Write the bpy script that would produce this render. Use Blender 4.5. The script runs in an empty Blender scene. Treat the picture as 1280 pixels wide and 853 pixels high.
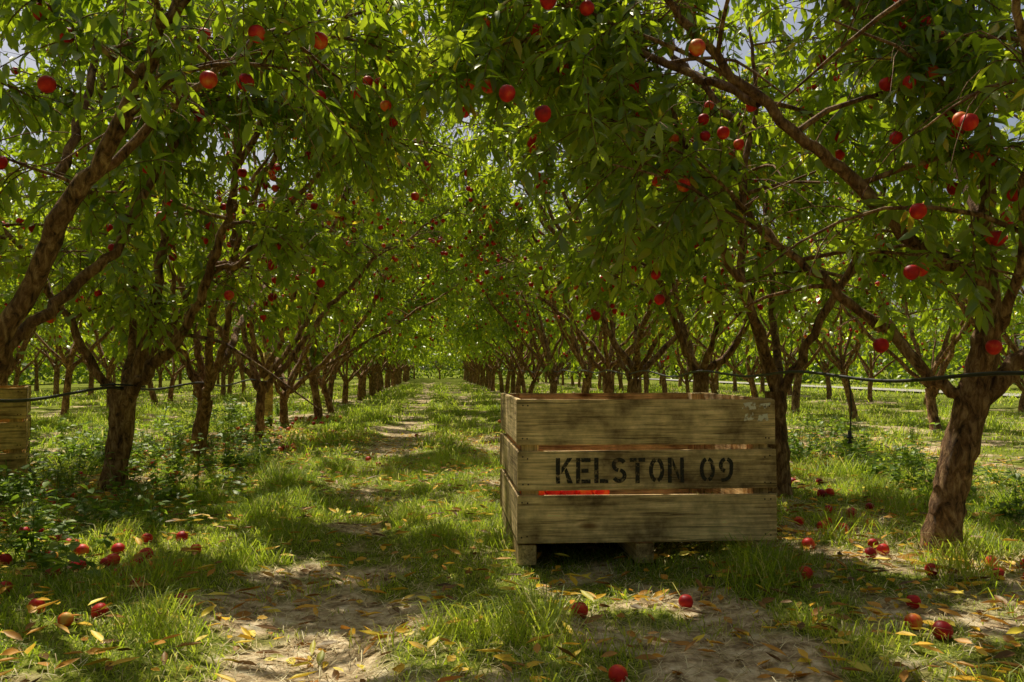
import bpy, math, random, time
import numpy as np
from mathutils import Vector
T0=time.time()
rng=np.random.default_rng(11)
random.seed(5)
SL=-0.0887            # rows drift in x by this much per metre of y
SUN_EL=math.radians(57); AZ=math.radians(-20)   # azimuth from +Y towards +X
SDX=math.sin(AZ)/math.tan(SUN_EL); SDY=math.cos(AZ)/math.tan(SUN_EL)
sc=bpy.context.scene
sc.view_settings.view_transform='Standard'
sc.view_settings.look='None'
sc.view_settings.exposure=0

# ---------------------------------------------------------------- helpers
def nrm(a):
    return a/np.maximum(np.linalg.norm(a,axis=-1,keepdims=True),1e-9)
_lat=np.random.default_rng(99).random((8,128,128))
def vn(x,y,sc_,k=0):
    x=np.asarray(x,float)/sc_+1000.3; y=np.asarray(y,float)/sc_+1000.7
    xi=np.floor(x).astype(int); yi=np.floor(y).astype(int)
    fx=x-xi; fy=y-yi
    fx=fx*fx*(3-2*fx); fy=fy*fy*(3-2*fy)
    L=_lat[k]; a=L[xi%128,yi%128]; b=L[(xi+1)%128,yi%128]; c=L[xi%128,(yi+1)%128]; d=L[(xi+1)%128,(yi+1)%128]
    return (a*(1-fx)+b*fx)*(1-fy)+(c*(1-fx)+d*fx)*fy
class MB:
    """collects geometry: verts, faces of any size, material index, per vertex random"""
    def __init__(s): s.V=[];s.F=[];s.n=0;s.R=[]
    def add(s,V,faces,mat,R,smooth=True):
        V=V.reshape(-1,3); R=np.broadcast_to(R,(len(V),)) if np.ndim(R)==0 else R.reshape(-1)
        for f in faces: s.F.append((f+s.n,mat,smooth))
        s.V.append(V); s.R.append(R); s.n+=len(V)
    def append_copy(s,o,M,t):
        n0=s.n
        V=np.concatenate(o.V)@M.T+t; s.V.append(V); s.R.append(np.concatenate(o.R)); s.n+=len(V)
        for f,m,q in o.F: s.F.append((f+n0,m,q))
    def mesh(s,name,mats):
        V=np.concatenate(s.V).astype(np.float32); R=np.concatenate(s.R).astype(np.float32)
        me=bpy.data.meshes.new(name)
        me.vertices.add(len(V)); me.vertices.foreach_set('co',V.ravel())
        li=np.concatenate([f.ravel() for f,_,_ in s.F]).astype(np.int32)
        lt=np.concatenate([np.full(len(f),f.shape[1]) for f,_,_ in s.F]).astype(np.int32)
        mi=np.concatenate([np.full(len(f),m) for f,m,_ in s.F]).astype(np.int32)
        sm=np.concatenate([np.full(len(f),q) for f,_,q in s.F]).astype(bool)
        ls=np.concatenate([[0],np.cumsum(lt)[:-1]]).astype(np.int32)
        me.loops.add(len(li)); me.loops.foreach_set('vertex_index',li)
        me.polygons.add(len(lt)); me.polygons.foreach_set('loop_start',ls)
        me.polygons.foreach_set('material_index',mi); me.polygons.foreach_set('use_smooth',sm)
        at=me.attributes.new('rnd','FLOAT','POINT'); at.data.foreach_set('value',R)
        for m in mats: me.materials.append(m)
        me.update(calc_edges=True)
        return me
def link(ob,parent=None):
    sc.collection.objects.link(ob)
    if parent: ob.parent=parent
    return ob
def obj(name,me,parent=None): return link(bpy.data.objects.new(name,me),parent)

LT=np.array([[0,0,0],[-.42,.3,.05],[0,.3,0.0],[.42,.3,.05],[-.40,.62,.0],[0,.65,-.05],[.40,.62,.0],[0,1,-.16]],float)
LTT=np.array([[0,2,1],[0,3,2],[4,5,7],[5,6,7]]); LTQ=np.array([[1,2,5,4],[2,3,6,5]])
def leaves(mb,P,Y,Nn,L,W,mat,R,T=LT):
    n=len(P); Y=nrm(Y); X=nrm(np.cross(Y,Nn)); Z=np.cross(X,Y)
    L=np.broadcast_to(L,(n,));W=np.broadcast_to(W,(n,))
    V=P[:,None]+T[None,:,0,None]*X[:,None]*W[:,None,None]+T[None,:,1,None]*Y[:,None]*L[:,None,None]+T[None,:,2,None]*Z[:,None]*L[:,None,None]
    o=(np.arange(n)*8)[:,None,None]
    mb.add(V,[(LTT[None]+o).reshape(-1,3),(LTQ[None]+o).reshape(-1,4)],mat,np.repeat(R,8))
ST=np.array([[0,0,0],[-.46,.42,.04],[.46,.42,.04],[0,1,-.14]],float)
def leaves_lo(mb,P,Y,Nn,L,W,mat,R):
    n=len(P); Y=nrm(Y); X=nrm(np.cross(Y,Nn)); Z=np.cross(X,Y); T=ST
    V=P[:,None]+T[None,:,0,None]*X[:,None]*W[:,None,None]+T[None,:,1,None]*Y[:,None]*L[:,None,None]+T[None,:,2,None]*Z[:,None]*L[:,None,None]
    o=(np.arange(n)*4)[:,None,None]
    mb.add(V,[(np.array([[0,2,1],[1,2,3]])[None]+o).reshape(-1,3)],mat,np.repeat(R,4))
def tubes(mb,P,rad,sides,mat,lump=0.0,R=0.5):
    n,m,_=P.shape
    Tn=nrm(np.gradient(P,axis=1))
    tot=np.abs(Tn).sum(axis=1); ref=np.zeros((n,3)); ref[np.arange(n),np.argmin(tot,axis=1)]=1
    A=nrm(np.cross(Tn,ref[:,None])); B=np.cross(Tn,A)
    a=np.arange(sides)/sides*2*math.pi
    rr=rad[:,:,None]*(1+lump*(rng.random((n,m,sides))-.5))
    V=P[:,:,None]+rr[...,None]*(np.cos(a)[None,None,:,None]*A[:,:,None]+np.sin(a)[None,None,:,None]*B[:,:,None])
    i=np.arange(m-1)[:,None]*sides; j=np.arange(sides)[None]; j2=(j+1)%sides
    q=np.stack([i+j,i+j2,i+sides+j2,i+sides+j],-1).reshape(-1,4)
    o=(np.arange(n)*m*sides)[:,None,None]
    mb.add(V,[(q[None]+o).reshape(-1,4)],mat,R)
def smooth_path(pts,k=6):
    p=np.array(pts,float); p=np.vstack([2*p[0]-p[1],p,2*p[-1]-p[-2]]); out=[]
    for i in range(1,len(p)-2):
        for t in np.arange(k)/k:
            out.append(.5*((2*p[i])+(-p[i-1]+p[i+1])*t+(2*p[i-1]-5*p[i]+4*p[i+1]-p[i+2])*t*t+(-p[i-1]+3*p[i]-3*p[i+1]+p[i+2])*t**3))
    out.append(p[-2]); return np.array(out)

def peach_tpl(nu=14,nv=9):
    V=[];F=[]
    V.append([0,0,.86])
    for i in range(1,nv):
        th=math.pi*i/nv
        for j in range(nu):
            ph=2*math.pi*j/nu
            r=1-.07*math.exp(-(min(ph,2*math.pi-ph)/.35)**2)
            z=math.cos(th)*(1-.14*math.exp(-(th/.45)**2))-.02
            if th>2.7: z-=.05
            V.append([math.sin(th)*math.cos(ph)*r,math.sin(th)*math.sin(ph)*r*.95,z*.98])
    V.append([0,0,-1.06])
    T=[];Q=[]
    for j in range(nu):
        T.append([0,1+j,1+(j+1)%nu]); e=1+(nv-2)*nu; T.append([len(V)-1,e+(j+1)%nu,e+j])
        for i in range(nv-2):
            a=1+i*nu; Q.append([a+j,a+nu+j,a+nu+(j+1)%nu,a+(j+1)%nu])
    return np.array(V),np.array(T),np.array(Q)
PT_HI=peach_tpl(); PT_LO=peach_tpl(6,4)
def peaches(mb,P,r,mat,R,tilt=.5,tpl=None):
    PV,PT,PQ=tpl or PT_HI
    n=len(P); N=len(PV)
    a=rng.random(n)*6.28; b=(rng.random(n)-.5)*2*tilt
    ca,sa,cb,sb=np.cos(a),np.sin(a),np.cos(b),np.sin(b)
    v=PV[None]*np.broadcast_to(r,(n,))[:,None,None]
    x=v[...,0];y=v[...,1]*cb[:,None]-v[...,2]*sb[:,None];z=v[...,1]*sb[:,None]+v[...,2]*cb[:,None]
    V=np.stack([x*ca[:,None]-y*sa[:,None],x*sa[:,None]+y*ca[:,None],z],-1)+P[:,None]
    o=(np.arange(n)*N)[:,None,None]
    mb.add(V,[(PT[None]+o).reshape(-1,3),(PQ[None]+o).reshape(-1,4)],mat,np.repeat(R,N))

# ---------------------------------------------------------------- materials
def newmat(name):
    m=bpy.data.materials.new(name); m.use_nodes=True; nt=m.node_tree
    for n in list(nt.nodes): nt.nodes.remove(n)
    return m,nt,nt.nodes,nt.links
def ramp(N,stops,interp='LINEAR'):
    r=N.new('ShaderNodeValToRGB'); cr=r.color_ramp; cr.interpolation=interp
    while len(cr.elements)<len(stops): cr.elements.new(.5)
    for e,(p,c) in zip(cr.elements,stops): e.position=p; e.color=(*c,1)
    return r
def leafmat(name,stops,tstops,mix,rough=.42,gl=.06):
    """diffuse + translucent leaf with a thin waxy gloss"""
    m,nt,N,L=newmat(name)
    at=N.new('ShaderNodeAttribute'); at.attribute_name='rnd'
    r1=ramp(N,stops); r2=ramp(N,tstops)
    L.new(at.outputs['Fac'],r1.inputs[0]); L.new(at.outputs['Fac'],r2.inputs[0])
    d=N.new('ShaderNodeBsdfDiffuse'); g=N.new('ShaderNodeBsdfGlossy'); g.inputs['Roughness'].default_value=rough; g.inputs['Color'].default_value=(.95,.95,.80,1)
    t=N.new('ShaderNodeBsdfTranslucent'); x=N.new('ShaderNodeMixShader'); x.inputs[0].default_value=mix
    x2=N.new('ShaderNodeMixShader'); x2.inputs[0].default_value=gl
    o=N.new('ShaderNodeOutputMaterial')
    L.new(r1.outputs[0],d.inputs['Color']); L.new(r2.outputs[0],t.inputs['Color'])
    L.new(d.outputs[0],x.inputs[1]); L.new(t.outputs[0],x.inputs[2]); L.new(x.outputs[0],x2.inputs[1]); L.new(g.outputs[0],x2.inputs[2]); L.new(x2.outputs[0],o.inputs[0])
    return m
M_leaf=leafmat('peach_leaf',[(0,(.028,.055,.006)),(.5,(.065,.115,.009)),(.93,(.12,.18,.015)),(.985,(.48,.38,.03))],
    [(0,(.27,.42,.012)),(.5,(.56,.74,.02)),(.93,(.85,.94,.04)),(.985,(.95,.75,.04))],.5,.36,.065)
M_grass=leafmat('grass_blades',[(0,(.06,.115,.010)),(.5,(.14,.22,.018)),(.85,(.27,.32,.04)),(1,(.66,.56,.27))],
    [(0,(.34,.50,.02)),(.5,(.66,.82,.04)),(.85,(.88,.92,.09)),(1,(.9,.75,.3))],.5,.5,.03)
M_dry=leafmat('dry_grass',[(0,(.34,.24,.11)),(.5,(.66,.53,.29)),(1,(.86,.75,.47))],[(0,(.2,.15,.07)),(1,(.6,.5,.26))],.12,.6,.02)
M_fall=leafmat('fallen_leaf',[(0,(.09,.045,.018)),(.22,(.32,.14,.03)),(.42,(.68,.30,.03)),(.72,(.88,.52,.03)),(.92,(.88,.70,.07)),(1,(.2,.25,.05))],
    [(0,(.15,.06,.02)),(.5,(.6,.28,.04)),(1,(.8,.6,.06))],.22,.5,.04)
M_weed=leafmat('weed_leaf',[(0,(.05,.10,.014)),(.6,(.10,.18,.022)),(1,(.17,.25,.04))],[(0,(.28,.46,.03)),(1,(.58,.78,.05))],.42,.45,.035)

def bark():
    m,nt,N,L=newmat('bark'); tc=N.new('ShaderNodeTexCoord'); mp=N.new('ShaderNodeMapping'); mp.inputs['Scale'].default_value=(1,1,.4)
    n1=N.new('ShaderNodeTexNoise'); n1.inputs['Scale'].default_value=30; n1.inputs['Detail'].default_value=8; n1.inputs['Roughness'].default_value=.7; n1.inputs['Distortion'].default_value=.6
    n2=N.new('ShaderNodeTexNoise'); n2.inputs['Scale'].default_value=6; n2.inputs['Detail'].default_value=4
    L.new(tc.outputs['Object'],mp.inputs[0]); L.new(mp.outputs[0],n1.inputs[0]); L.new(tc.outputs['Object'],n2.inputs[0])
    r=ramp(N,[(.36,(.045,.022,.011)),(.5,(.30,.16,.075)),(.66,(.66,.44,.25))]); L.new(n1.outputs[0],r.inputs[0])
    r2=ramp(N,[(.35,(.6,.52,.45)),(.62,(1.05,1.03,.92))]); L.new(n2.outputs[0],r2.inputs[0])
    mx=N.new('ShaderNodeMixRGB'); mx.blend_type='MULTIPLY'; mx.inputs[0].default_value=1; L.new(r.outputs[0],mx.inputs[1]); L.new(r2.outputs[0],mx.inputs[2])
    p=N.new('ShaderNodeBsdfPrincipled'); p.inputs['Roughness'].default_value=.8; p.inputs['Specular IOR Level'].default_value=.3
    b=N.new('ShaderNodeBump'); b.inputs['Strength'].default_value=1; b.inputs['Distance'].default_value=.035
    L.new(n1.outputs[0],b.inputs['Height']); L.new(b.outputs[0],p.inputs['Normal']); L.new(mx.outputs[0],p.inputs['Base Color'])
    o=N.new('ShaderNodeOutputMaterial'); L.new(p.outputs[0],o.inputs[0]); return m
M_bark=bark()
def peachmat():
    m,nt,N,L=newmat('peach_skin'); at=N.new('ShaderNodeAttribute'); at.attribute_name='rnd'
    tc=N.new('ShaderNodeTexCoord'); n1=N.new('ShaderNodeTexNoise'); n1.inputs['Scale'].default_value=18; n1.inputs['Detail'].default_value=5
    L.new(tc.outputs['Object'],n1.inputs[0])
    r=ramp(N,[(.0,(.16,.006,.010)),(.35,(.46,.010,.014)),(.6,(.74,.03,.018)),(.78,(.80,.17,.025)),(1,(.85,.5,.09))])
    a=N.new('ShaderNodeMath'); a.operation='MULTIPLY_ADD'; a.inputs[1].default_value=1.5
    s=N.new('ShaderNodeMath'); s.operation='MULTIPLY_ADD'; s.inputs[1].default_value=.5; s.inputs[2].default_value=-.49
    L.new(at.outputs['Fac'],s.inputs[0]); L.new(n1.outputs[0],a.inputs[0]); L.new(s.outputs[0],a.inputs[2]); L.new(a.outputs[0],r.inputs[0])
    p=N.new('ShaderNodeBsdfPrincipled'); p.inputs['Roughness'].default_value=.5; p.inputs['Specular IOR Level'].default_value=.3
    L.new(r.outputs[0],p.inputs['Base Color']); o=N.new('ShaderNodeOutputMaterial'); L.new(p.outputs[0],o.inputs[0]); return m
M_peach=peachmat()
def woodmat(name,tint):
    m,nt,N,L=newmat(name); tc=N.new('ShaderNodeTexCoord'); oi=N.new('ShaderNodeObjectInfo')
    add=N.new('ShaderNodeVectorMath'); add.operation='ADD'
    cmb=N.new('ShaderNodeVectorMath'); cmb.operation='SCALE'; cmb.inputs[0].default_value=(13,7,9); L.new(oi.outputs['Random'],cmb.inputs['Scale'])
    L.new(tc.outputs['Object'],add.inputs[0]); L.new(cmb.outputs[0],add.inputs[1])
    mk=N.new('ShaderNodeMapping'); mk.inputs['Scale'].default_value=(2.4,7,7); L.new(add.outputs[0],mk.inputs[0])
    vo=N.new('ShaderNodeTexVoronoi'); vo.inputs['Scale'].default_value=1.0; L.new(mk.outputs[0],vo.inputs[0])
    mp=N.new('ShaderNodeMapping'); mp.inputs['Scale'].default_value=(1.2,34,34); L.new(add.outputs[0],mp.inputs[0])
    n1=N.new('ShaderNodeTexNoise'); n1.inputs['Scale'].default_value=2.2; n1.inputs['Detail'].default_value=8; n1.inputs['Roughness'].default_value=.7; n1.inputs['Distortion'].default_value=.5
    L.new(mp.outputs[0],n1.inputs[0])
    n2=N.new('ShaderNodeTexNoise'); n2.inputs['Scale'].default_value=5; n2.inputs['Detail'].default_value=7; n2.inputs['Roughness'].default_value=.65; L.new(add.outputs[0],n2.inputs[0])
    c=tint
    r=ramp(N,[(.34,(c[0]*.22,c[1]*.18,c[2]*.14)),(.47,(c[0]*.76,c[1]*.73,c[2]*.66)),(.68,(c[0]*1.22,c[1]*1.22,c[2]*1.25))]); L.new(n1.outputs[0],r.inputs[0])
    r2=ramp(N,[(.36,(.32,.29,.26)),(.5,(.82,.81,.78)),(.64,(1.25,1.25,1.25))]); L.new(n2.outputs[0],r2.inputs[0])
    mx=N.new('ShaderNodeMixRGB'); mx.blend_type='MULTIPLY'; mx.inputs[0].default_value=1; L.new(r.outputs[0],mx.inputs[1]); L.new(r2.outputs[0],mx.inputs[2])
    rk=ramp(N,[(.03,(.18,.11,.07)),(.08,(.5,.40,.32)),(.15,(1,1,1))]); L.new(vo.outputs['Distance'],rk.inputs[0])
    mx2=N.new('ShaderNodeMixRGB'); mx2.blend_type='MULTIPLY'; mx2.inputs[0].default_value=1; L.new(mx.outputs[0],mx2.inputs[1]); L.new(rk.outputs[0],mx2.inputs[2])
    p=N.new('ShaderNodeBsdfPrincipled'); p.inputs['Roughness'].default_value=.75; p.inputs['Specular IOR Level'].default_value=.3
    b=N.new('ShaderNodeBump'); b.inputs['Strength'].default_value=.6; b.inputs['Distance'].default_value=.004
    L.new(n1.outputs[0],b.inputs['Height']); L.new(b.outputs[0],p.inputs['Normal']); L.new(mx2.outputs[0],p.inputs['Base Color'])
    o=N.new('ShaderNodeOutputMaterial'); L.new(p.outputs[0],o.inputs[0]); return m
M_wood=woodmat('weathered_wood',(.84,.63,.33)); M_wood2=woodmat('weathered_wood_yellow',(.88,.62,.2))
def plain(name,c,rough=.6,metal=0):
    m,nt,N,L=newmat(name); p=N.new('ShaderNodeBsdfPrincipled'); n=N.new('ShaderNodeTexNoise'); n.inputs['Scale'].default_value=30
    r=ramp(N,[(.3,tuple(v*.7 for v in c)),(.7,tuple(v*1.2 for v in c))]); L.new(n.outputs[0],r.inputs[0]); L.new(r.outputs[0],p.inputs['Base Color'])
    p.inputs['Roughness'].default_value=rough; p.inputs['Metallic'].default_value=metal
    o=N.new('ShaderNodeOutputMaterial'); L.new(p.outputs[0],o.inputs[0]); return m
M_pipe=plain('black_polythene',(.018,.018,.018),.45); M_nail=plain('rusty_nail',(.06,.035,.025),.6,.4)
def worn(name,c,lo,hi,scale):
    m,nt,N,L=newmat(name); p=N.new('ShaderNodeBsdfPrincipled'); p.inputs['Base Color'].default_value=(*c,1); p.inputs['Roughness'].default_value=.8
    tc=N.new('ShaderNodeTexCoord'); n=N.new('ShaderNodeTexNoise'); n.inputs['Scale'].default_value=scale; n.inputs['Detail'].default_value=8; n.inputs['Roughness'].default_value=.7
    L.new(tc.outputs['Object'],n.inputs[0]); r=ramp(N,[(lo,(0,0,0)),(hi,(1,1,1))]); L.new(n.outputs[0],r.inputs[0])
    t=N.new('ShaderNodeBsdfTransparent'); x=N.new('ShaderNodeMixShader'); L.new(r.outputs[0],x.inputs[0]); L.new(t.outputs[0],x.inputs[1]); L.new(p.outputs[0],x.inputs[2])
    o=N.new('ShaderNodeOutputMaterial'); L.new(x.outputs[0],o.inputs[0]); return m
M_paint=worn('stencil_paint',(.03,.024,.016),.34,.50,42); M_label=worn('torn_paper',(.80,.74,.62),.48,.52,30)

# ---------------------------------------------------------------- ground
def sper(s): return (s+2.35)%4.7-2.35
PX=[-2.35,-1.95,-1.6,-.95,-.7,-.25,-.08,.36,.52,.95,1.15,1.6,1.85,2.35]
PG=[.35,.6,1,1,.36,.26,.85,.85,.45,.45,.85,.8,.35,.35]
PH=[.03,.03,.02,.02,-.02,-.025,.01,.01,-.015,-.015,.01,.02,.03,.03]
def gdens(x,y):
    s=x-SL*y
    sp=sper(s+(vn(x,y,.5,1)-.5)*.5)
    g=np.interp(sp,PX,PG)+(vn(x,y,.45,2)-.5)*.8+(vn(x,y,.15,3)-.5)*.8+(vn(x,y,1.7,6)-.5)*.4
    g=g-.22*np.clip((3.3-y)/1.2,0,1)*(np.abs(s)<2)
    g=np.where((np.abs(s)>14)|(y>60),.75,g)
    return np.clip(g,0,1)
def hgt(x,y):
    s=x-SL*y
    return np.interp(sper(s),PX,PH)+(vn(x,y,.9,4)-.5)*.04+(vn(x,y,.2,5)-.5)*.018
def ground():
    def ax(lo,hi,dlo,dhi,st,g=1.16):
        c=list(np.arange(dlo,dhi,st)); st2=st
        while c[-1]<hi: st2*=g; c.append(c[-1]+st2)
        st2=st; a=[dlo]
        while a[-1]>lo: st2*=g; a.append(a[-1]-st2)
        return np.array(a[1:][::-1]+c)
    S=ax(-500,500,-6,6,.045); Y=ax(-80,900,1,14,.05,1.05)
    s,y=np.meshgrid(S,Y); x=s+SL*y
    z=hgt(x,y); V=np.stack([x,y,z],-1)
    ny,nx=s.shape; i=np.arange(ny-1)[:,None]*nx; j=np.arange(nx-1)[None]
    q=np.stack([i+j,i+j+1,i+nx+j+1,i+nx+j],-1).reshape(-1,4)
    m,nt,N,L=newmat('orchard_floor'); tc=N.new('ShaderNodeTexCoord'); at=N.new('ShaderNodeAttribute'); at.attribute_name='rnd'
    def nz(s,d=8,r=.65):
        n=N.new('ShaderNodeTexNoise'); n.inputs['Scale'].default_value=s; n.inputs['Detail'].default_value=d; n.inputs['Roughness'].default_value=r; L.new(tc.outputs['Object'],n.inputs[0]); return n
    n1=nz(14,6); n2=nz(2.3,4); n3=nz(70,3,.7)
    dirt=ramp(N,[(.3,(.12,.08,.045)),(.44,(.36,.26,.15)),(.55,(.62,.48,.30)),(.68,(.80,.68,.48))]); L.new(n1.outputs[0],dirt.inputs[0])
    gr=ramp(N,[(.3,(.05,.07,.012)),(.5,(.16,.19,.03)),(.68,(.36,.35,.09))]); L.new(n3.outputs[0],gr.inputs[0])
    ad=N.new('ShaderNodeMath'); ad.operation='MULTIPLY_ADD'; ad.inputs[1].default_value=.8; L.new(n2.outputs[0],ad.inputs[0]); L.new(at.outputs['Fac'],ad.inputs[2])
    rm=ramp(N,[(.62,(0,0,0)),(.95,(1,1,1))]); L.new(ad.outputs[0],rm.inputs[0])
    mx=N.new('ShaderNodeMixRGB'); L.new(rm.outputs[0],mx.inputs[0]); L.new(dirt.outputs[0],mx.inputs[1]); L.new(gr.outputs[0],mx.inputs[2])
    p=N.new('ShaderNodeBsdfDiffuse')
    b=N.new('ShaderNodeBump'); b.inputs['Strength'].default_value=.6; b.inputs['Distance'].default_value=.015
    L.new(n3.outputs[0],b.inputs['Height']); L.new(b.outputs[0],p.inputs['Normal']); L.new(mx.outputs[0],p.inputs['Color'])
    o=N.new('ShaderNodeOutputMaterial'); L.new(p.outputs[0],o.inputs[0])
    mb=MB(); mb.add(V,[q],0,gdens(x,y).ravel()); obj('ground',mb.mesh('ground',[m]))
ground()

# ---------------------------------------------------------------- grass, litter, weeds
def blades(mb,x,y,h,w,lean,R,mat=0,flat=False):
    n=len(x); z=hgt(x,y)
    a=rng.random(n)*6.283; dx,dy=np.cos(a),np.sin(a)
    b=rng.random(n)*6.283; wx,wy=np.cos(b)*w,np.sin(b)*w
    base=np.stack([x,y,z-.004],-1); W=np.stack([wx,wy,np.zeros(n)],-1); D=np.stack([dx,dy,np.zeros(n)],-1)
    k=lean[:,None]; H=h[:,None]; U=np.array([0,0,1.])
    if flat:
        mid=base+D*H*.5+U*(.012+.02*rng.random(n))[:,None]; tip=base+D*H+U*(.006+.02*rng.random(n))[:,None]; base=base+U*.008
    else:
        mid=base+U*H*.6+D*H*k*.35; tip=base+U*H*(1-.45*k)+D*H*k*1.05
    V=np.stack([base-W,base+W,mid-W*.75,mid+W*.75,tip],1)
    o=(np.arange(n)*5)[:,None,None]
    mb.add(V,[(np.array([[0,1,3,2]])[None]+o).reshape(-1,4),(np.array([[2,3,4]])[None]+o).reshape(-1,3)],mat,np.repeat(R,5))
def scat(n,x0,x1,y0,y1):
    y=y0+(y1-y0)*rng.random(n); x=x0+(x1-x0)*rng.random(n)
    return x,y
mb=MB()
for (n,x0,x1,y0,y1,hs,ws) in [(320000,-4.2,4.6,1.3,8.5,.09,.0022),(150000,-9,10,8.5,20,.11,.0055),(70000,-18,20,20,48,.14,.013)]:
    x,y=scat(n,x0,x1,y0,y1); g=gdens(x,y); k=rng.random(n)<g**1.5*.95
    x,y,g=x[k],y[k],g[k]; m=len(x)
    tone=np.clip(vn(x,y,.8,7)*.5+.35*rng.random(m)+.02,0,.86); tone=np.where(rng.random(m)<.14,.95,tone)
    h=hs*(.4+.9*rng.random(m))*(.4+.7*g)*(.35+2.2*vn(x,y,.28,0)**3)*(.75+.6*vn(x,y,1.1,4))
    blades(mb,x,y,h,ws*(.7+.6*rng.random(m)),.4+1.0*rng.random(m),tone)
obj('grass',mb.mesh('grass',[M_grass]))
mb=MB(); n=170000; x,y=scat(n,-4.2,4.6,1.3,12); g=gdens(x,y); k=rng.random(n)<(1-g)*.8+.12; x,y=x[k],y[k]; m=len(x)
blades(mb,x,y,.03+.08*rng.random(m),np.full(m,.0018),rng.random(m),rng.random(m),flat=True)
obj('dry_grass_clippings',mb.mesh('dry_grass_clippings',[M_dry]))
mb=MB(); n=19000; x,y=scat(n,-4.5,5,1.3,12); s=x-SL*y
pr=.30+.45*np.exp(-((np.abs(s)-2.2)/.7)**2)+.25*(vn(x,y,.5,5)>.6)+.3*(y<3.8); k=rng.random(n)<pr; x,y=x[k],y[k]; m=len(x)
P=np.stack([x,y,hgt(x,y)+.010+.05*rng.random(m)*gdens(x,y)],-1); a=rng.random(m)*6.28
Y=np.stack([np.cos(a),np.sin(a),(rng.random(m)-.5)*.5],-1); Nn=np.stack([rng.normal(0,.35,m),rng.normal(0,.35,m),np.ones(m)],-1)
LF=LT.copy(); LF[:,2]=[0,.10,.02,.10,.10,.03,.12,.10]
leaves(mb,P,Y,Nn,.04+.06*rng.random(m),.018+.018*rng.random(m),0,rng.random(m)**.9,LF)
obj('fallen_leaves',mb.mesh('fallen_leaves',[M_fall]))
def weeds():
    mb=MB(); C=[]
    for (s0,s1,y0,y1,n) in [(-3.6,-1.7,3.8,9.5,200),(2.7,4.6,4.9,11,160),(-4.5,-2.2,9,18,100),(2.3,6,10,18,100),(-1.8,-1.3,3,9,14)]:
        for _ in range(n):
            s=random.uniform(s0,s1); y=random.uniform(y0,y1); x=s+SL*y
            if vn(x,y,.9,2)<.38: continue
            C.append((x,y,random.uniform(.5,1.25)))
    for x,y,k in C:
        n=random.randint(5,10); H=random.uniform(.08,.34)*k
        if y>9: H*=1.2
        a=rng.random(n)*6.28; r=rng.random(n)*.16*k; h=H*(.5+.7*rng.random(n))
        bx=x+np.cos(a)*r*.4; by=y+np.sin(a)*r*.4; z=hgt(bx,by)
        t=np.linspace(0,1,4)[None,:,None]
        B=np.stack([bx,by,z],-1)[:,None]; E=np.stack([x+np.cos(a)*r*1.5,y+np.sin(a)*r*1.5,z+h],-1)[:,None]
        P=B*(1-t)+E*t; P[:,:,2]+= (np.sin(t[...,0]*3.14)*.02)
        tubes(mb,P,np.full((n,4),.0018),3,0,R=.3)
        for _ in range(6):
            tt=rng.random(n)**.6; p=(B[:,0]*(1-tt[:,None])+E[:,0]*tt[:,None]); b=rng.random(n)*6.28
            Y=np.stack([np.cos(b),np.sin(b),rng.normal(.1,.3,n)],-1); Nn=np.stack([rng.normal(0,.3,n),rng.normal(0,.3,n),np.ones(n)],-1)
            L=(.035+.045*rng.random(n))*k; leaves(mb,p,Y,Nn,L,L*.62,0,rng.random(n))
    obj('weeds',mb.mesh('weeds',[M_weed]))
weeds()

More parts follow.
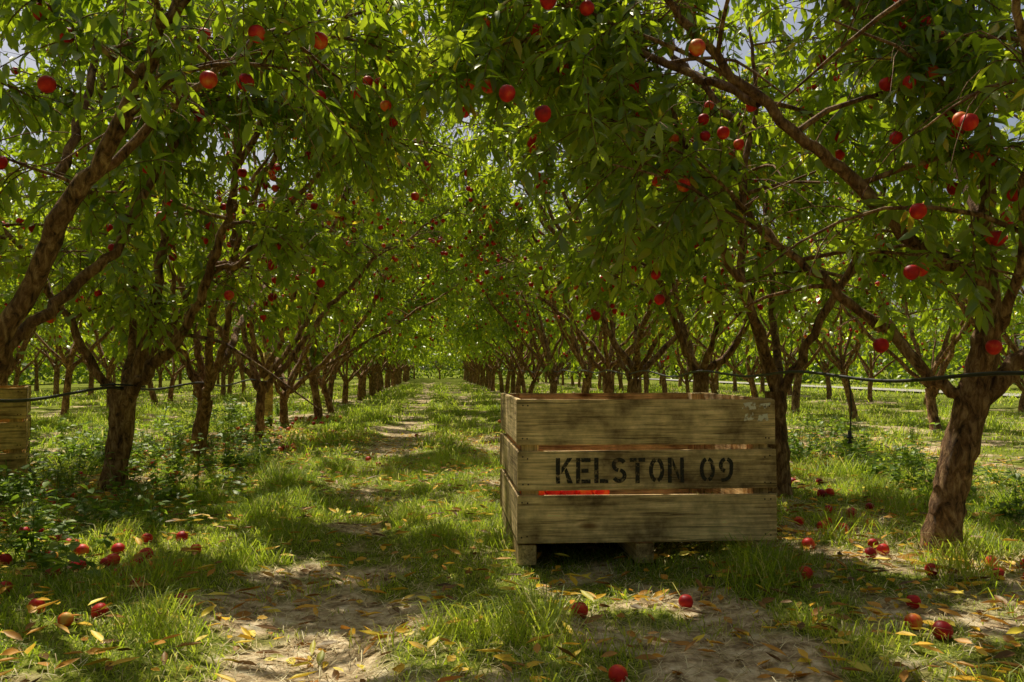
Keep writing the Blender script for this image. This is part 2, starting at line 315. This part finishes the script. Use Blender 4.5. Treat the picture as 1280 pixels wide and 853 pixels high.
# ---------------------------------------------------------------- trees
CAM=np.array([0,0,.905])
def clear_ok(p):
    """keep the open aisle where the photographer stands free of shoots"""
    r=np.linalg.norm(p-CAM,axis=-1)
    return (r>2.2)|((p[...,1]<.6)&(p[...,2]>2.2))
def sun_shaft(p):
    """shafts cut through the foliage along the sun direction, added to dapple the ground"""
    gx=p[...,0]-p[...,2]*SDX; gy=p[...,1]-p[...,2]*SDY
    s=gx-SL*gy
    f=.62*vn(gx,gy,.66,0)+.38*vn(gx,gy,.22,6)
    return f>.58-.06*np.exp(-(s/1.3)**2)
def build_tree(name,trunk,limbs,seed,nsec=5,nsh=19,npeach=80,near=False,zmin=1.35,extra_peach=None,lowcut=.95,lo=0,gap=.25,shaft=True):
    """lo: 0 full detail, 1 light, 2 very light; returns raw geometry"""
    global rng
    rng=np.random.default_rng(seed); R=random.Random(seed)
    mb=MB()
    tp=smooth_path([p[:3] for p in trunk],6); tr=np.interp(np.linspace(0,1,len(tp)),np.linspace(0,1,len(trunk)),[p[3] for p in trunk])
    tr[:3]*=[1.4,1.18,1.06]
    if not lo: tr*=1+.14*(rng.random(len(tr))-.5)
    tubes(mb,tp[None],tr[None],7 if lo else 16,0,.2)
    secs=[]
    ctr=np.array([trunk[0][0],trunk[0][1],0])
    for lb in limbs:
        pts=np.array([p[:3] for p in lb['p']],float); P=smooth_path(pts,[6,3,1][lo])
        P[1:-1]+=rng.normal(0,.011,(len(P)-2,3))
        t=np.linspace(0,1,len(P)); rad=lb['r']*(1-t)**.75*.88+lb['r']*.12
        if not lo: rad=rad*(1+.16*(rng.random(len(rad))-.5))
        tubes(mb,P[None],rad[None],[10,5,3][lo],0,.14)
        for k in range(lb.get('ns',nsec)):
            i=int(len(P)*R.uniform(.33,.98)); i=min(i,len(P)-2)
            if P[i,2]<zmin*.93: continue
            d=nrm(P[i+1]-P[i]); a=R.uniform(0,6.28)
            q=np.array([math.cos(a),math.sin(a),R.uniform(-.15,.7)]); q=nrm(q+.35*d)
            ln=R.uniform(.6,1.3)*lb.get('sl',1); m=7; S=[P[i]]
            for j in range(1,m):
                q=nrm(q+np.array([0,0,-.12])+rng.normal(0,.10,3)); S.append(S[-1]+q*ln/(m-1))
            S=np.array(S); r0=min(rad[i]*.6,.015)
            if lo<2: tubes(mb,S[None],np.linspace(r0,.004,m)[None],4 if lo else 6,0,.1)
            secs.append(S)
        up=P[P[:,2]>zmin+.25]
        if len(up)>2: secs.append(up[::2] if len(up)>6 else up)
    B=[];D=[]
    for S in secs:
        for k in range(nsh):
            u=R.uniform(.15,1)*(len(S)-1); i=min(int(u),len(S)-2); p=S[i]+(S[i+1]-S[i])*(u-i)
            if p[2]<zmin and R.random()<.7: continue
            d=nrm(S[i+1]-S[i]); o=p-ctr; o[2]=0; o=nrm(o)
            B.append(p); D.append(nrm(d*.5+o*.2+np.array([0,0,.25])+nrm(rng.normal(0,1,3))*.9))
    B=np.array(B);D=np.array(D); n=len(B); m=6; ln=.22+.5*rng.random(n)
    P=[B]; q=D
    for j in range(1,m):
        q=nrm(q+np.array([0,0,-.25])+rng.normal(0,.06,(n,3))); P.append(P[-1]+q*(ln/(m-1))[:,None])
    P=np.stack(P,1); mid=P[:,3]
    keep=(P[:,-1,2]>lowcut)&(vn(mid[:,0]+mid[:,2]*.7+seed,mid[:,1]-mid[:,2]*.6,.75,1)>gap)
    if near: keep&=clear_ok(P).all(axis=1)
    if shaft: keep&=~(sun_shaft(P[:,1])&sun_shaft(P[:,3])&sun_shaft(P[:,5]))
    P=P[keep]; n=len(P)
    if not lo: tubes(mb,P,np.linspace(.004,.0018,m)[None].repeat(n,0),3,0)
    K=[23,12,6][lo]; tt=np.linspace(.06,1,K)[None]+rng.normal(0,.015,(n,K)); tt=np.clip(tt,0,.999)*(m-1)
    i=np.minimum(tt.astype(int),m-2); f=(tt-i)[...,None]; ar=np.arange(n)[:,None]
    A=P[ar,i];C=P[ar,i+1]; pos=A+(C-A)*f; d=nrm(C-A)
    ref=nrm(np.cross(d,np.array([.3,.2,.93]))); b2=np.cross(d,ref); ph=(np.arange(K)*2.4)[None]+rng.random((n,1))*6.28
    perp=np.cos(ph)[...,None]*ref+np.sin(ph)[...,None]*b2
    Yv=nrm(d*.4+perp*.85+np.array([0,0,-.45])+rng.normal(0,.25,(n,K,3)))
    Nn=nrm(np.array([0,0,1.])+d*.3+rng.normal(0,.6,(n,K,3)))
    tone=np.clip(.02+.5*rng.random((n,1))+.42*rng.random((n,K)),0,.93); tone=np.where(rng.random((n,K))<.016,1.0,tone)
    kk=rng.random((n,K))<.95
    L=(.075+.055*rng.random((n,K)))*[1,1.35,1.9][lo]
    if shaft: kk&=~sun_shaft(pos+Yv*(L*.5)[...,None])  # leaves in the sun's path removed so light patches reach the ground
    pos,Yv,Nn,tone,L=[v[kk] for v in (pos,Yv,Nn,tone,L)]
    (leaves_lo if lo else leaves)(mb,pos,Yv,Nn,L,L*((.42 if lo else .31)+.07*rng.random(len(L))),1,tone)
    Q=P[:,1:5].reshape(-1,3); Q=Q[(Q[:,2]>.95)&(Q[:,2]<3.4)]; Q=Q[rng.permutation(len(Q))]
    c=Q[:max(4,npeach*2//3)]; Q=np.concatenate([c,c[:npeach//3]+rng.normal(0,.06,c[:npeach//3].shape)])[:npeach]
    Q=Q+np.array([0,0,-.06])
    if near: Q=Q[np.linalg.norm(Q-CAM,axis=1)>2.9]
    nx_=len(extra_peach) if extra_peach else 0
    rr=.027+.009*rng.random(len(Q))
    if nx_: Q=np.vstack([Q,np.array(extra_peach)]); rr=np.concatenate([rr,np.full(nx_,.037)])
    if lo==2: Q=Q[:45]; rr=rr[:45]*1.1
    peaches(mb,Q,rr,2,rng.random(len(Q))*.9,tpl=PT_LO if lo else None)
    return mb
MATS=[M_bark,M_leaf,M_peach]
def rand_limbs(R,base,h0,n,azo=0,lmin=1.,skip=None):
    out=[]
    for k in range(n):
        az=azo+2*math.pi*k/n+R.uniform(-.3,.3)
        if skip and any(abs((az-s+math.pi)%(2*math.pi)-math.pi)<w for s,w in skip): continue
        el=math.radians(R.uniform(34,62)); st=R.uniform(.41,.51)*lmin; p=np.array([base[0],base[1],h0+R.uniform(-.18,.12)]); pts=[tuple(p)]
        for j in range(8):
            az+=R.uniform(-.28,.28); el+=math.radians(R.uniform(-9,15) if j<5 else R.uniform(-16,0))
            p=p+st*np.array([math.cos(az)*math.cos(el),math.sin(az)*math.cos(el),math.sin(el)]); pts.append(tuple(p))
        out.append(dict(p=pts,r=R.uniform(.026,.044)))
    return out
VXL=[]
for v in range(6):
    R=random.Random(100+v); h0=R.uniform(.6,.85); lx,ly=R.uniform(-.15,.15),R.uniform(-.15,.15)
    tr=[(0,0,-.1,.085),(lx*.2,ly*.5,h0*.45,.07),(lx,ly,h0,.068)]
    VXL.append(build_tree('peach_tree_mesh',tr,rand_limbs(R,(lx,ly),h0,6,0,1.08),200+v,zmin=.75,lowcut=.45,lo=2,nsh=14,npeach=130,gap=.30,shaft=False))
def S2X(s,y): return s+SL*y
H=[]
R=random.Random(3)
def arch(x0,y0,z0,s1,y1,z1,r=.026,ns=7):
    x1=S2X(s1,y1); q=[]
    for t in (0,.2,.45,.7,1): q.append((x0+(x1-x0)*t+R.uniform(-.06,.06)*(t>0),y0+(y1-y0)*t+R.uniform(-.08,.08)*(t>0),z0+(z1-z0)*(1-(1-t)**1.7)))
    return dict(p=q,r=r,ns=ns)
bx=S2X(-2.29,3.9)
H.append(build_tree('t',[(bx,3.9,-.1,.11),(bx+.02,3.9,.35,.095),(bx+.1,3.9,.72,.09)],
  [dict(p=[(bx+.08,3.9,.66),(-2.36,3.9,.93),(-2.12,3.9,1.5),(-1.9,3.88,1.83),(-1.68,3.85,2.26),(-1.53,3.8,2.5),(-1.3,3.75,3.0),(-.8,3.7,3.3),(-.3,3.7,3.4)],r=.055,ns=9),
   arch(-2.0,3.9,1.7,-.1,4.7,2.95),arch(-2.3,4.3,1.9,-1.9,5.4,3.3,ns=9)]
  +rand_limbs(R,(bx,3.9),.7,6,2.2,1.,[(0,.75)]),301,near=True,npeach=100,zmin=1.6,lowcut=1.4,
  extra_peach=[(-1.03,3.4,2.26),(-.80,3.5,2.27),(-1.24,3.45,2.09),(-1.90,3.45,2.07),(-1.09,3.45,2.08)]))
H.append(build_tree('t',[(-2.87,6.1,-.1,.10),(-2.80,6.1,.35,.082),(-2.77,6.1,.76,.085)],
 [dict(p=[(-2.77,6.1,.7),(-2.57,6.15,1.43),(-2.53,6.2,2.12),(-2.51,6.3,3.09),(-2.45,6.3,3.8)],r=.042,ns=7),
  dict(p=[(-2.75,6.1,.68),(-2.55,6.0,.92),(-2.34,5.95,1.09),(-2.10,5.9,1.55),(-1.94,5.85,2.06),(-1.75,5.8,2.8),(-1.4,5.8,3.5)],r=.046,ns=9),
  dict(p=[(-2.05,5.9,1.6),(-1.85,5.9,1.68),(-1.54,5.9,2.06),(-1.15,5.9,2.5),(-.8,5.9,2.95),(-.5,5.9,3.3)],r=.024,ns=8),
  arch(-1.9,5.85,2.3,.1,6.6,3.9,ns=9),arch(-2.53,6.2,2.3,-.5,7.2,4.1,ns=9),
  dict(p=[(-2.79,6.1,.7),(-2.95,6.05,.9),(-3.23,6.0,1.43),(-3.63,5.9,2.03),(-4.0,5.8,2.7)],r=.036,ns=8),
  dict(p=[(-2.77,6.15,.75),(-2.85,6.4,1.3),(-2.97,6.6,2.12),(-3.23,6.7,2.8),(-3.3,6.8,3.4),(-3.3,6.9,3.9)],r=.034,ns=11),
  dict(p=[(-2.77,6.15,.75),(-2.6,6.6,1.3),(-2.3,7.0,2.2),(-1.8,7.2,3.1)],r=.034,ns=8)],302,zmin=1.15,lowcut=.95,npeach=140))
H.append(build_tree('t',[(2.04,4.14,-.1,.10),(2.09,4.14,.2,.082),(2.14,4.14,.42,.077),(2.23,4.14,.76,.08),(2.31,4.14,1.1,.06),(2.31,4.14,1.42,.048)],
 [dict(p=[(2.31,4.14,1.36),(2.19,4.13,1.40),(1.94,4.1,1.51),(1.63,4.1,1.84),(1.36,4.08,2.04),(.93,4.05,2.46),(.70,4.0,2.70),(.35,4.0,3.0),(-.1,4.0,3.1)],r=.042,ns=10),
  dict(p=[(2.2,4.14,.74),(2.0,4.2,.92),(1.80,4.3,1.17),(1.54,4.4,1.42),(1.24,4.5,1.72),(.95,4.6,2.1),(.8,4.7,2.6),(.5,4.8,3.1)],r=.032,ns=7),
  arch(1.2,4.1,2.2,.2,5.0,2.9),arch(2.3,4.2,2.3,.7,5.0,3.5,ns=9),arch(2.3,4.2,2.2,1.9,5.0,3.6,ns=11),
  dict(p=[(2.31,4.14,1.38),(2.33,4.15,1.92),(2.3,4.2,2.6),(2.2,4.2,3.4)],r=.042,ns=10),
  dict(p=[(2.25,4.14,.76),(2.47,4.1,.97),(2.72,4.0,1.36),(2.95,3.9,2.0),(3.2,3.8,2.9)],r=.055,ns=9),
  dict(p=[(2.3,4.2,1.4),(2.5,4.6,1.8),(2.5,5.0,2.4),(2.4,5.2,3.2)],r=.035,ns=9),
  dict(p=[(2.25,4.14,.8),(2.3,3.9,1.3),(2.15,3.5,1.9),(1.9,3.2,2.5),(1.6,3.1,3.1)],r=.03)],303,near=True,zmin=1.35,lowcut=1.1,npeach=120,
  extra_peach=[(2.23,3.95,1.01),(2.20,3.85,1.50),(1.78,3.72,1.60),(.15,3.5,2.44),(.13,3.55,1.98),(.79,3.6,2.28),(1.73,4.0,1.02),(.85,4.2,1.82),(-.02,3.5,2.05)]))
x2=S2X(2.4,6.0)
H.append(build_tree('t',[(x2,6,-.1,.095),(x2-.01,6,.4,.075),(x2-.02,6,.75,.075)],
 [dict(p=[(x2,6,.7),(1.66,6,1.42),(1.66,6.1,2.15),(1.75,6.1,2.9),(1.7,6.1,3.6)],r=.04,ns=9),
  dict(p=[(x2,6,.7),(2.15,5.9,1.25),(2.44,5.8,1.87),(2.7,5.7,2.8),(2.8,5.7,3.5)],r=.036,ns=12),
  dict(p=[(x2,6,.8),(1.55,5.8,1.5),(1.2,5.7,2.1),(.7,5.6,2.7),(.25,5.6,3.2)],r=.034,ns=8),
  arch(1.66,6.1,2.0,.0,6.0,3.8,ns=9),arch(1.7,6.1,2.6,.4,7,4.3,ns=9),
  dict(p=[(x2,6,.7),(2.0,6.5,1.3),(2.1,7.0,2.2),(2.2,7.2,3.1)],r=.034,ns=8)],304,zmin=1.15,lowcut=.9,npeach=140))
x3=S2X(2.4,7.8)
H.append(build_tree('t',[(x3,7.8,-.1,.09),(x3,7.8,.4,.072),(x3+.02,7.8,.85,.072)],
 [dict(p=[(x3,7.8,.8),(1.53,7.8,1.25),(1.17,7.7,2.1),(.88,7.6,2.64),(.5,7.6,3.3)],r=.038,ns=9),
  dict(p=[(x3,7.8,.8),(2.1,7.7,1.3),(2.3,7.7,2.4),(2.4,7.7,3.4)],r=.038,ns=9),
  arch(1.2,7.7,2.2,-.1,8.2,4.2,ns=9),arch(1.6,8.3,2.2,.6,9,4.6,ns=9),
  dict(p=[(x3,7.8,.8),(1.85,7.5,1.5),(1.8,7.2,2.4),(1.9,7.0,3.2)],r=.034,ns=8),
  dict(p=[(x3,7.8,.8),(1.6,8.2,1.5),(1.5,8.6,2.4),(1.3,8.8,3.2)],r=.034,ns=8)],305,zmin=1.1,lowcut=.85,npeach=140))
for i,(s,y) in enumerate([(-2.35,1.7),(2.45,1.95),(-2.35,-.5),(2.4,-.3)]):
    R=random.Random(40+i); x=S2X(s,y)
    H.append(build_tree('t',[(x,y,-.1,.11),(x+.03,y,.4,.09),(x,y,.75,.09)],rand_limbs(R,(x,y),.75,5,R.uniform(0,6),.95),310+i,near=True,lowcut=1.5,zmin=1.7,npeach=30,nsh=9))
for g in H: obj('peach_tree',g.mesh('peach_tree_mesh',MATS))
R=random.Random(77); FAR=MB(); cnt=[400]
def place(s,y):
    x=S2X(s,y)+R.uniform(-.15,.15); y=y+R.uniform(-.35,.35)
    if y>24 or abs(s)>14 or y<0:
        k=R.uniform(1.0,1.18); kz=k*R.uniform(1.0,1.12); a=R.choice([0,math.pi])+R.uniform(-.3,.3)
        c,s_=math.cos(a),math.sin(a); FAR.append_copy(R.choice(VXL),np.array([[c*k,-s_*k,0],[s_*k,c*k,0],[0,0,kz]]),np.array([x,y,0])); return
    lo=0 if (abs(s)<3 and y<13.5) else 1
    h0=R.uniform(.5,.95); lx,ly=R.uniform(-.2,.2),R.uniform(-.2,.2); rb=R.uniform(.065,.095)
    tr=[(x-lx,y-ly,-.1,rb),(x-lx*.6,y-ly*.3,h0*.45,rb*.85),(x,y,h0,rb*.82)]
    lb=rand_limbs(R,(x,y),h0,6,R.uniform(-.3,.3)+(math.pi if s>0 else 0),R.uniform(1.02,1.14))
    if abs(s)<3:
        sg=1 if s<0 else -1
        for q in range(2): lb.append(arch(x+sg*.6,y,2.0+.5*q,-sg*R.uniform(-.2,.4),y+R.uniform(-.8,.9),R.uniform(3.5,4.8),ns=9))
    cnt[0]+=1
    g=build_tree('t',tr,lb,cnt[0],zmin=1.0 if lo==0 else .85,lowcut=.8 if lo==0 else .6,lo=lo,nsh=16,npeach=150,near=y<5)
    obj('peach_tree',g.mesh('peach_tree_mesh',MATS))
def row(s,y0,y1,sp=2.2):
    y=y0
    while y<y1: place(s,y); y+=sp
row(-2.29,8.35,75); row(2.4,10.0,75)
row(-7,1,60); row(7.1,1,60,2.3); row(-11.7,4,50,2.5); row(11.8,4,50,2.7); row(-16.4,10,50,2.8)
for s in (-2.3,2.4): row(s,-7,-2.5)
for s in np.arange(-14,18,2.4): place(s,78+R.uniform(-1,1))
obj('distant_peach_trees',FAR.mesh('distant_peach_trees',MATS))
def hedge(name,x0,y0,x1,y1,n,h,dep):
    global rng
    rng=np.random.default_rng(8); mb=MB(); t=rng.random(n); L_=math.hypot(x1-x0,y1-y0)
    hh=h*(.75+.5*vn(t*L_,0*t,2.5,2)); z=rng.random(n)**.8*hh; o=rng.normal(0,1,n)*dep*.4*(1-.5*z/h)
    x=x0+(x1-x0)*t-(y1-y0)/L_*o; y=y0+(y1-y0)*t+(x1-x0)/L_*o
    Y=nrm(rng.normal(0,1,(n,3))-np.array([0,0,.5])); Nn=nrm(rng.normal(0,.7,(n,3))+np.array([0,0,1])); L=.22+.2*rng.random(n)
    k=vn(x+z,y+z,1.1,3)>.3
    leaves_lo(mb,np.stack([x,y,z],-1)[k],Y[k],Nn[k],L[k],L[k]*.6,0,rng.random(n)[k]*.8)
    m=mb.mesh(name,[M_leaf]); obj(name,m)
hedge('hedge',-32,84,16,84,45000,6,3.5)
hedge('hedge',-26,0,-30,84,50000,5,3)
hedge('hedge',27,0,16,84,45000,4,3)
print('trees',time.time()-T0)
rng=np.random.default_rng(5)

# ---------------------------------------------------------------- fallen peaches
mb=MB()
pts=[(.25,3.19),(1.77,4.6),(1.69,4.68),(1.62,4.85),(2.0,3.54),(2.12,3.52),(.31,2.53),(-1.84,3.9),(-1.93,3.85),(-2.13,3.97),(-2.3,3.9),(-2.95,5.75),(-1.24,3.22),(-2.05,4.1),(2.25,3.3),(-1.9,4.15)]
for i in range(210):
    s=random.choice([-2.3,2.4])+random.gauss(0,.5); y=random.uniform(3.4,16); pts.append((S2X(s,y),y))
for i in range(30): pts.append((random.uniform(-2.6,-1.45),random.uniform(2.9,4.7)))
for i in range(8): pts.append((random.uniform(1.2,2.2),random.uniform(2.7,3.6)))
for i in range(9):
    y=random.uniform(3.0,12); pts.append((S2X(random.uniform(-1.8,2),y),y))
pts=[p for p in pts if not(-.05<p[0]<1.35 and 3.6<p[1]<5.3)]
P=np.array([(x,y,float(hgt(x,y))+.024) for x,y in pts]); peaches(mb,P,.026+.009*rng.random(len(P)),0,np.clip(rng.random(len(P))*1.1-.1,0,1),2.5)
obj('fallen_peaches',mb.mesh('fallen_peaches',[M_peach]))

# ---------------------------------------------------------------- crate
def box(name,cx,cy,cz,lx,ly,lz,mat,parent,rz=0,ry=0,bev=.003):
    import bmesh
    bm=bmesh.new(); bmesh.ops.create_cube(bm,size=1)
    for v in bm.verts: v.co.x*=lx; v.co.y*=ly; v.co.z*=lz
    bmesh.ops.bevel(bm,geom=list(bm.edges),offset=bev,segments=2,affect='EDGES')
    me=bpy.data.meshes.new(name); bm.to_mesh(me); bm.free(); me.materials.append(mat)
    o=obj(name,me,parent); o.location=(cx,cy,cz); o.rotation_euler=(0,ry,rz); return o
def thick(pts,t):
    p=np.array(pts,float); d=nrm(np.gradient(p,axis=0)); n=np.stack([-d[:,1],d[:,0]],-1)
    return [[p[i]+n[i]*t/2,p[i]-n[i]*t/2,p[i+1]-n[i+1]*t/2,p[i+1]+n[i+1]*t/2] for i in range(len(p)-1)]
def rc(a,b,c,d): return [[(a,b),(c,b),(c,d),(a,d)]]
def arc(cx,cy,rx,ry,a0,a1,n=12): return [(cx+rx*math.cos(math.radians(a)),cy+ry*math.sin(math.radians(a))) for a in np.linspace(a0,a1,n)]
G={'K':rc(0,0,.17,1)+[[(.22,.36),(.66,1),(.46,1),(.22,.62)]]+[[(.34,.50),(.46,0),(.68,0),(.43,.62)]],
 'E':rc(0,0,.17,1)+rc(.21,.84,.58,1)+rc(.21,.42,.5,.58)+rc(.21,0,.58,.16),
 'L':rc(0,0,.17,1)+rc(.21,0,.56,.16),
 'S':thick(arc(.3,.71,.22,.21,25,262)[:],.16)+thick(arc(.3,.29,.22,.21,82,-155),.16),
 'T':rc(0,.84,.27,1)+rc(.35,.84,.62,1)+rc(.225,0,.395,.80),
 'O':thick(arc(.31,.5,.23,.42,102,258,16),.16)+thick(arc(.31,.5,.23,.42,-78,78,16),.16),
 'N':rc(0,0,.16,1)+rc(.5,0,.66,1)+[[(.19,1),(.19,.70),(.47,0),(.47,.30)]],
 '9':thick(arc(.3,.68,.22,.24,102,258),.16)+thick(arc(.3,.68,.22,.24,-40,78),.16)+thick([(.52,.55),(.50,.36),(.42,.2),(.28,.1),(.1,.08)],.15)}
G['0']=G['O']
def crate(loc,rz,W,D,mat,text,fill):
    e=link(bpy.data.objects.new('fruit_crate',None)); e.location=loc; e.rotation_euler=(0,0,rz)
    th=.022; rows=[(.102,.322),(.347,.530),(.556,.768)]
    for k,x in enumerate((.05,W*.49,W-.05)):
        box('bearer_%d'%(k+1),x,D/2,.048,D-.02,.085,.092,mat,e,rz=math.pi/2)
    nb=8; bw=(D-.06)/nb
    for k in range(nb): box('floor_board_%d'%(k+1),W/2,.03+bw*(k+.5),.106,W-.06,bw-.012,.02,mat,e)
    for k,(a,b) in enumerate(rows):
        j=random.uniform(-.004,.004)
        box('front_plank_%d'%(k+1),W/2+j,th/2,(a+b)/2,W,th,b-a,mat,e,ry=[.004,-.002,.003][k])
        box('back_plank_%d'%(k+1),W/2-j,D-th/2,(a+b)/2,W,th,b-a,mat,e,ry=random.uniform(-.004,.004))
        for nm,x in (('left',th/2+.004),('right',W-th/2-.004)):
            box('%s_plank_%d'%(nm,k+1),x,D/2,(a+b)/2+.004,D-2*th-.004,th,b-a-.004,mat,e,rz=math.pi/2)
        for xi in (.025,.05,W-.03,W-.052):
            for zi in (a+.03,b-.03):
                box('nail',xi+random.uniform(-.004,.004),-.0005,zi+random.uniform(-.006,.006),.007,.003,.007,M_nail,e,bev=.001)
    for i,(x,y) in enumerate([(th+.045,th+.041),(W-th-.045,th+.041),(th+.045,D-th-.041),(W-th-.045,D-th-.041)]):
        box('corner_post_%d'%(i+1),x,y,.443,.65,.078,.075,mat,e,ry=math.pi/2)
    if fill:
        P=[]
        for l,z in enumerate((.152,.205,.265,.322)):
            lim=[.60,.52,.45,.38][l]
            for i in range(15):
                for j in range(13):
                    x=.07+i*.077+(l%2)*.036; y=.07+j*.077+(l%2)*.036
                    if x>min(W-.07,lim+.12*vn(x,y,.3,3)) or y>D-.07-.12*l: continue
                    if l==3 and random.random()<.15: continue
                    P.append((x+random.uniform(-.008,.008),y+random.uniform(-.008,.008),z+random.uniform(-.008,.008)))
        P=np.array(P); mb=MB(); peaches(mb,P,.036+.004*rng.random(len(P)),0,.45+.55*rng.random(len(P)),1.5)
        obj('picked_peaches',mb.mesh('picked_peaches',[M_peach]),e)
    if text:
        mb=MB(); x=.182; hh=.118; ww=.118
        for ch in text:
            if ch==' ': x+=.055; continue
            dz=random.uniform(-.002,.002)
            for poly in G[ch]:
                q=np.array([[x+p[0]*ww,-.0018,.379+dz+p[1]*hh] for p in poly],float)
                mb.add(q,[np.arange(len(q))[None]],0,.5,False)
            x+={'K':.095,'E':.086,'L':.082,'S':.086,'T':.091,'O':.090,'N':.098,'0':.092,'9':.09}[ch]
        obj('stencil_lettering',mb.mesh('stencil_lettering',[M_paint]),e)
        mb=MB()
        for (a,b,c,d) in [(1.07,.715,1.14,.757),(1.145,.66,1.20,.70),(1.08,.665,1.13,.705),(1.15,.72,1.215,.752)]:
            q=np.array([[a,-.0035,b],[c,-.0035,b+.006],[c-.005,-.0035,d],[a+.008,-.0035,d-.006]]); mb.add(q,[np.arange(4)[None]],0,.5,False)
        obj('torn_label',mb.mesh('torn_label',[M_label]),e)
    return e
crate((.022,3.97,-.005),math.radians(4.6),1.235,1.12,M_wood,'KELSTON 09',True)
crate((-4.44,5.32,.01),math.radians(28),1.235,1.12,M_wood2,None,True)

# ---------------------------------------------------------------- irrigation pipes, sprinkler, post, road
def pipe(name,pts,r,parent=None,k=10):
    mb=MB(); P=smooth_path(pts,k); tubes(mb,P[None],np.full((1,len(P)),r),8,0); return obj(name,mb.mesh(name,[M_pipe]),parent)
e=link(bpy.data.objects.new('irrigation_pipe',None))
pl=[];y=-3
while y<40:
    pl.append((S2X(-2.29,y)+.06,y,.78)); pl.append((S2X(-2.29,y+1.1)+.03,y+1.1,.735+random.uniform(-.02,.02))); y+=2.2
pipe('pipe_run',pl,.009,e)
pipe('tie_loop',[(-2.9,6.02,.79),(-2.78,5.96,.80),(-2.66,6.02,.79),(-2.64,6.15,.78)],.006,e)
e=link(bpy.data.objects.new('irrigation_pipe',None))
pl=[];y=-2.6
while y<40:
    pl.append((S2X(2.34,y)-.05,y,.89)); pl.append((S2X(2.4,y+1)-.08,y+1,.845+random.uniform(-.015,.015))); y+=2.0
pipe('pipe_run',pl,.009,e)
sx=S2X(2.32,4.8)
pipe('dropper_tube',[(sx,4.8,.85),(sx+.01,4.8,.7),(sx,4.8,.54)],.004,e)
def lathe(name,prof,mat,loc,parent):
    mb=MB(); P=np.array([[loc[0],loc[1],loc[2]+z] for z,_ in prof])[None]; tubes(mb,P,np.array([[r for _,r in prof]]),10,0); return obj(name,mb.mesh(name,[mat]),parent)
lathe('sprinkler_head',[(.05,.001),(.05,.010),(.02,.012),(.018,.018),(.008,.018),(.006,.007),(-.01,.007),(-.012,.014),(-.02,.014),(-.021,.001)],M_pipe,(sx,4.8,.51),e)
mbp=MB(); xp=-3.72; P=smooth_path([(xp,13,-.2),(xp+.01,13,.5),(xp,13,1.16)],4); rr=np.full((1,len(P)),.075); rr[0,-1]=.06
P=np.vstack([P,P[-1]+[0,0,.012]]); rr=np.hstack([rr,[[.001]]]); tubes(mbp,P[None],rr,14,0,.05); obj('wooden_post',mbp.mesh('wooden_post',[M_wood2]))
m,nt,N,L=newmat('gravel'); n=N.new('ShaderNodeTexNoise'); n.inputs['Scale'].default_value=40; r=ramp(N,[(.3,(.30,.27,.22)),(.7,(.45,.42,.35))]); tc=N.new('ShaderNodeTexCoord')
L.new(tc.outputs['Object'],n.inputs[0]); L.new(n.outputs[0],r.inputs[0]); p=N.new('ShaderNodeBsdfPrincipled'); p.inputs['Roughness'].default_value=.9; L.new(r.outputs[0],p.inputs['Base Color']); o=N.new('ShaderNodeOutputMaterial'); L.new(p.outputs[0],o.inputs[0])
mb=MB(); ys=np.linspace(-20,80,60); A=np.stack([17.6+SL*ys,ys,np.full(60,.09)],-1); B=np.stack([19.5+SL*ys,ys,np.full(60,.09)],-1); V=np.stack([A,B],1)
i=np.arange(59)[:,None]*2; mb.add(V,[i+np.array([[0,1,3,2]])],0,.5); obj('gravel_road',mb.mesh('gravel_road',[m]))

# ---------------------------------------------------------------- light, sky, camera
w=bpy.data.worlds.new('World'); sc.world=w; w.use_nodes=True; N=w.node_tree.nodes; L=w.node_tree.links
sky=N.new('ShaderNodeTexSky'); sky.sky_type='NISHITA'; sky.sun_disc=False; sky.sun_elevation=SUN_EL; sky.sun_rotation=AZ; sky.dust_density=5
bg=N['Background']; bg.inputs[1].default_value=.085; L.new(sky.outputs[0],bg.inputs[0])
sd=bpy.data.lights.new('sun','SUN'); sd.energy=5; sd.angle=math.radians(.5); sd.color=(1,.94,.76); so=link(bpy.data.objects.new('sun',sd))
dv=Vector((math.sin(AZ)*math.cos(SUN_EL),math.cos(AZ)*math.cos(SUN_EL),math.sin(SUN_EL)))
so.rotation_euler=dv.to_track_quat('Z','Y').to_euler(); so.location=(0,0,30)
cd=bpy.data.cameras.new('camera'); cd.lens=30; cd.sensor_width=36; cd.clip_start=.05; cd.clip_end=3000
co=link(bpy.data.objects.new('camera',cd)); co.location=(0,0,.905); co.rotation_euler=(math.radians(91.9),0,0); sc.camera=co
print('done',time.time()-T0)
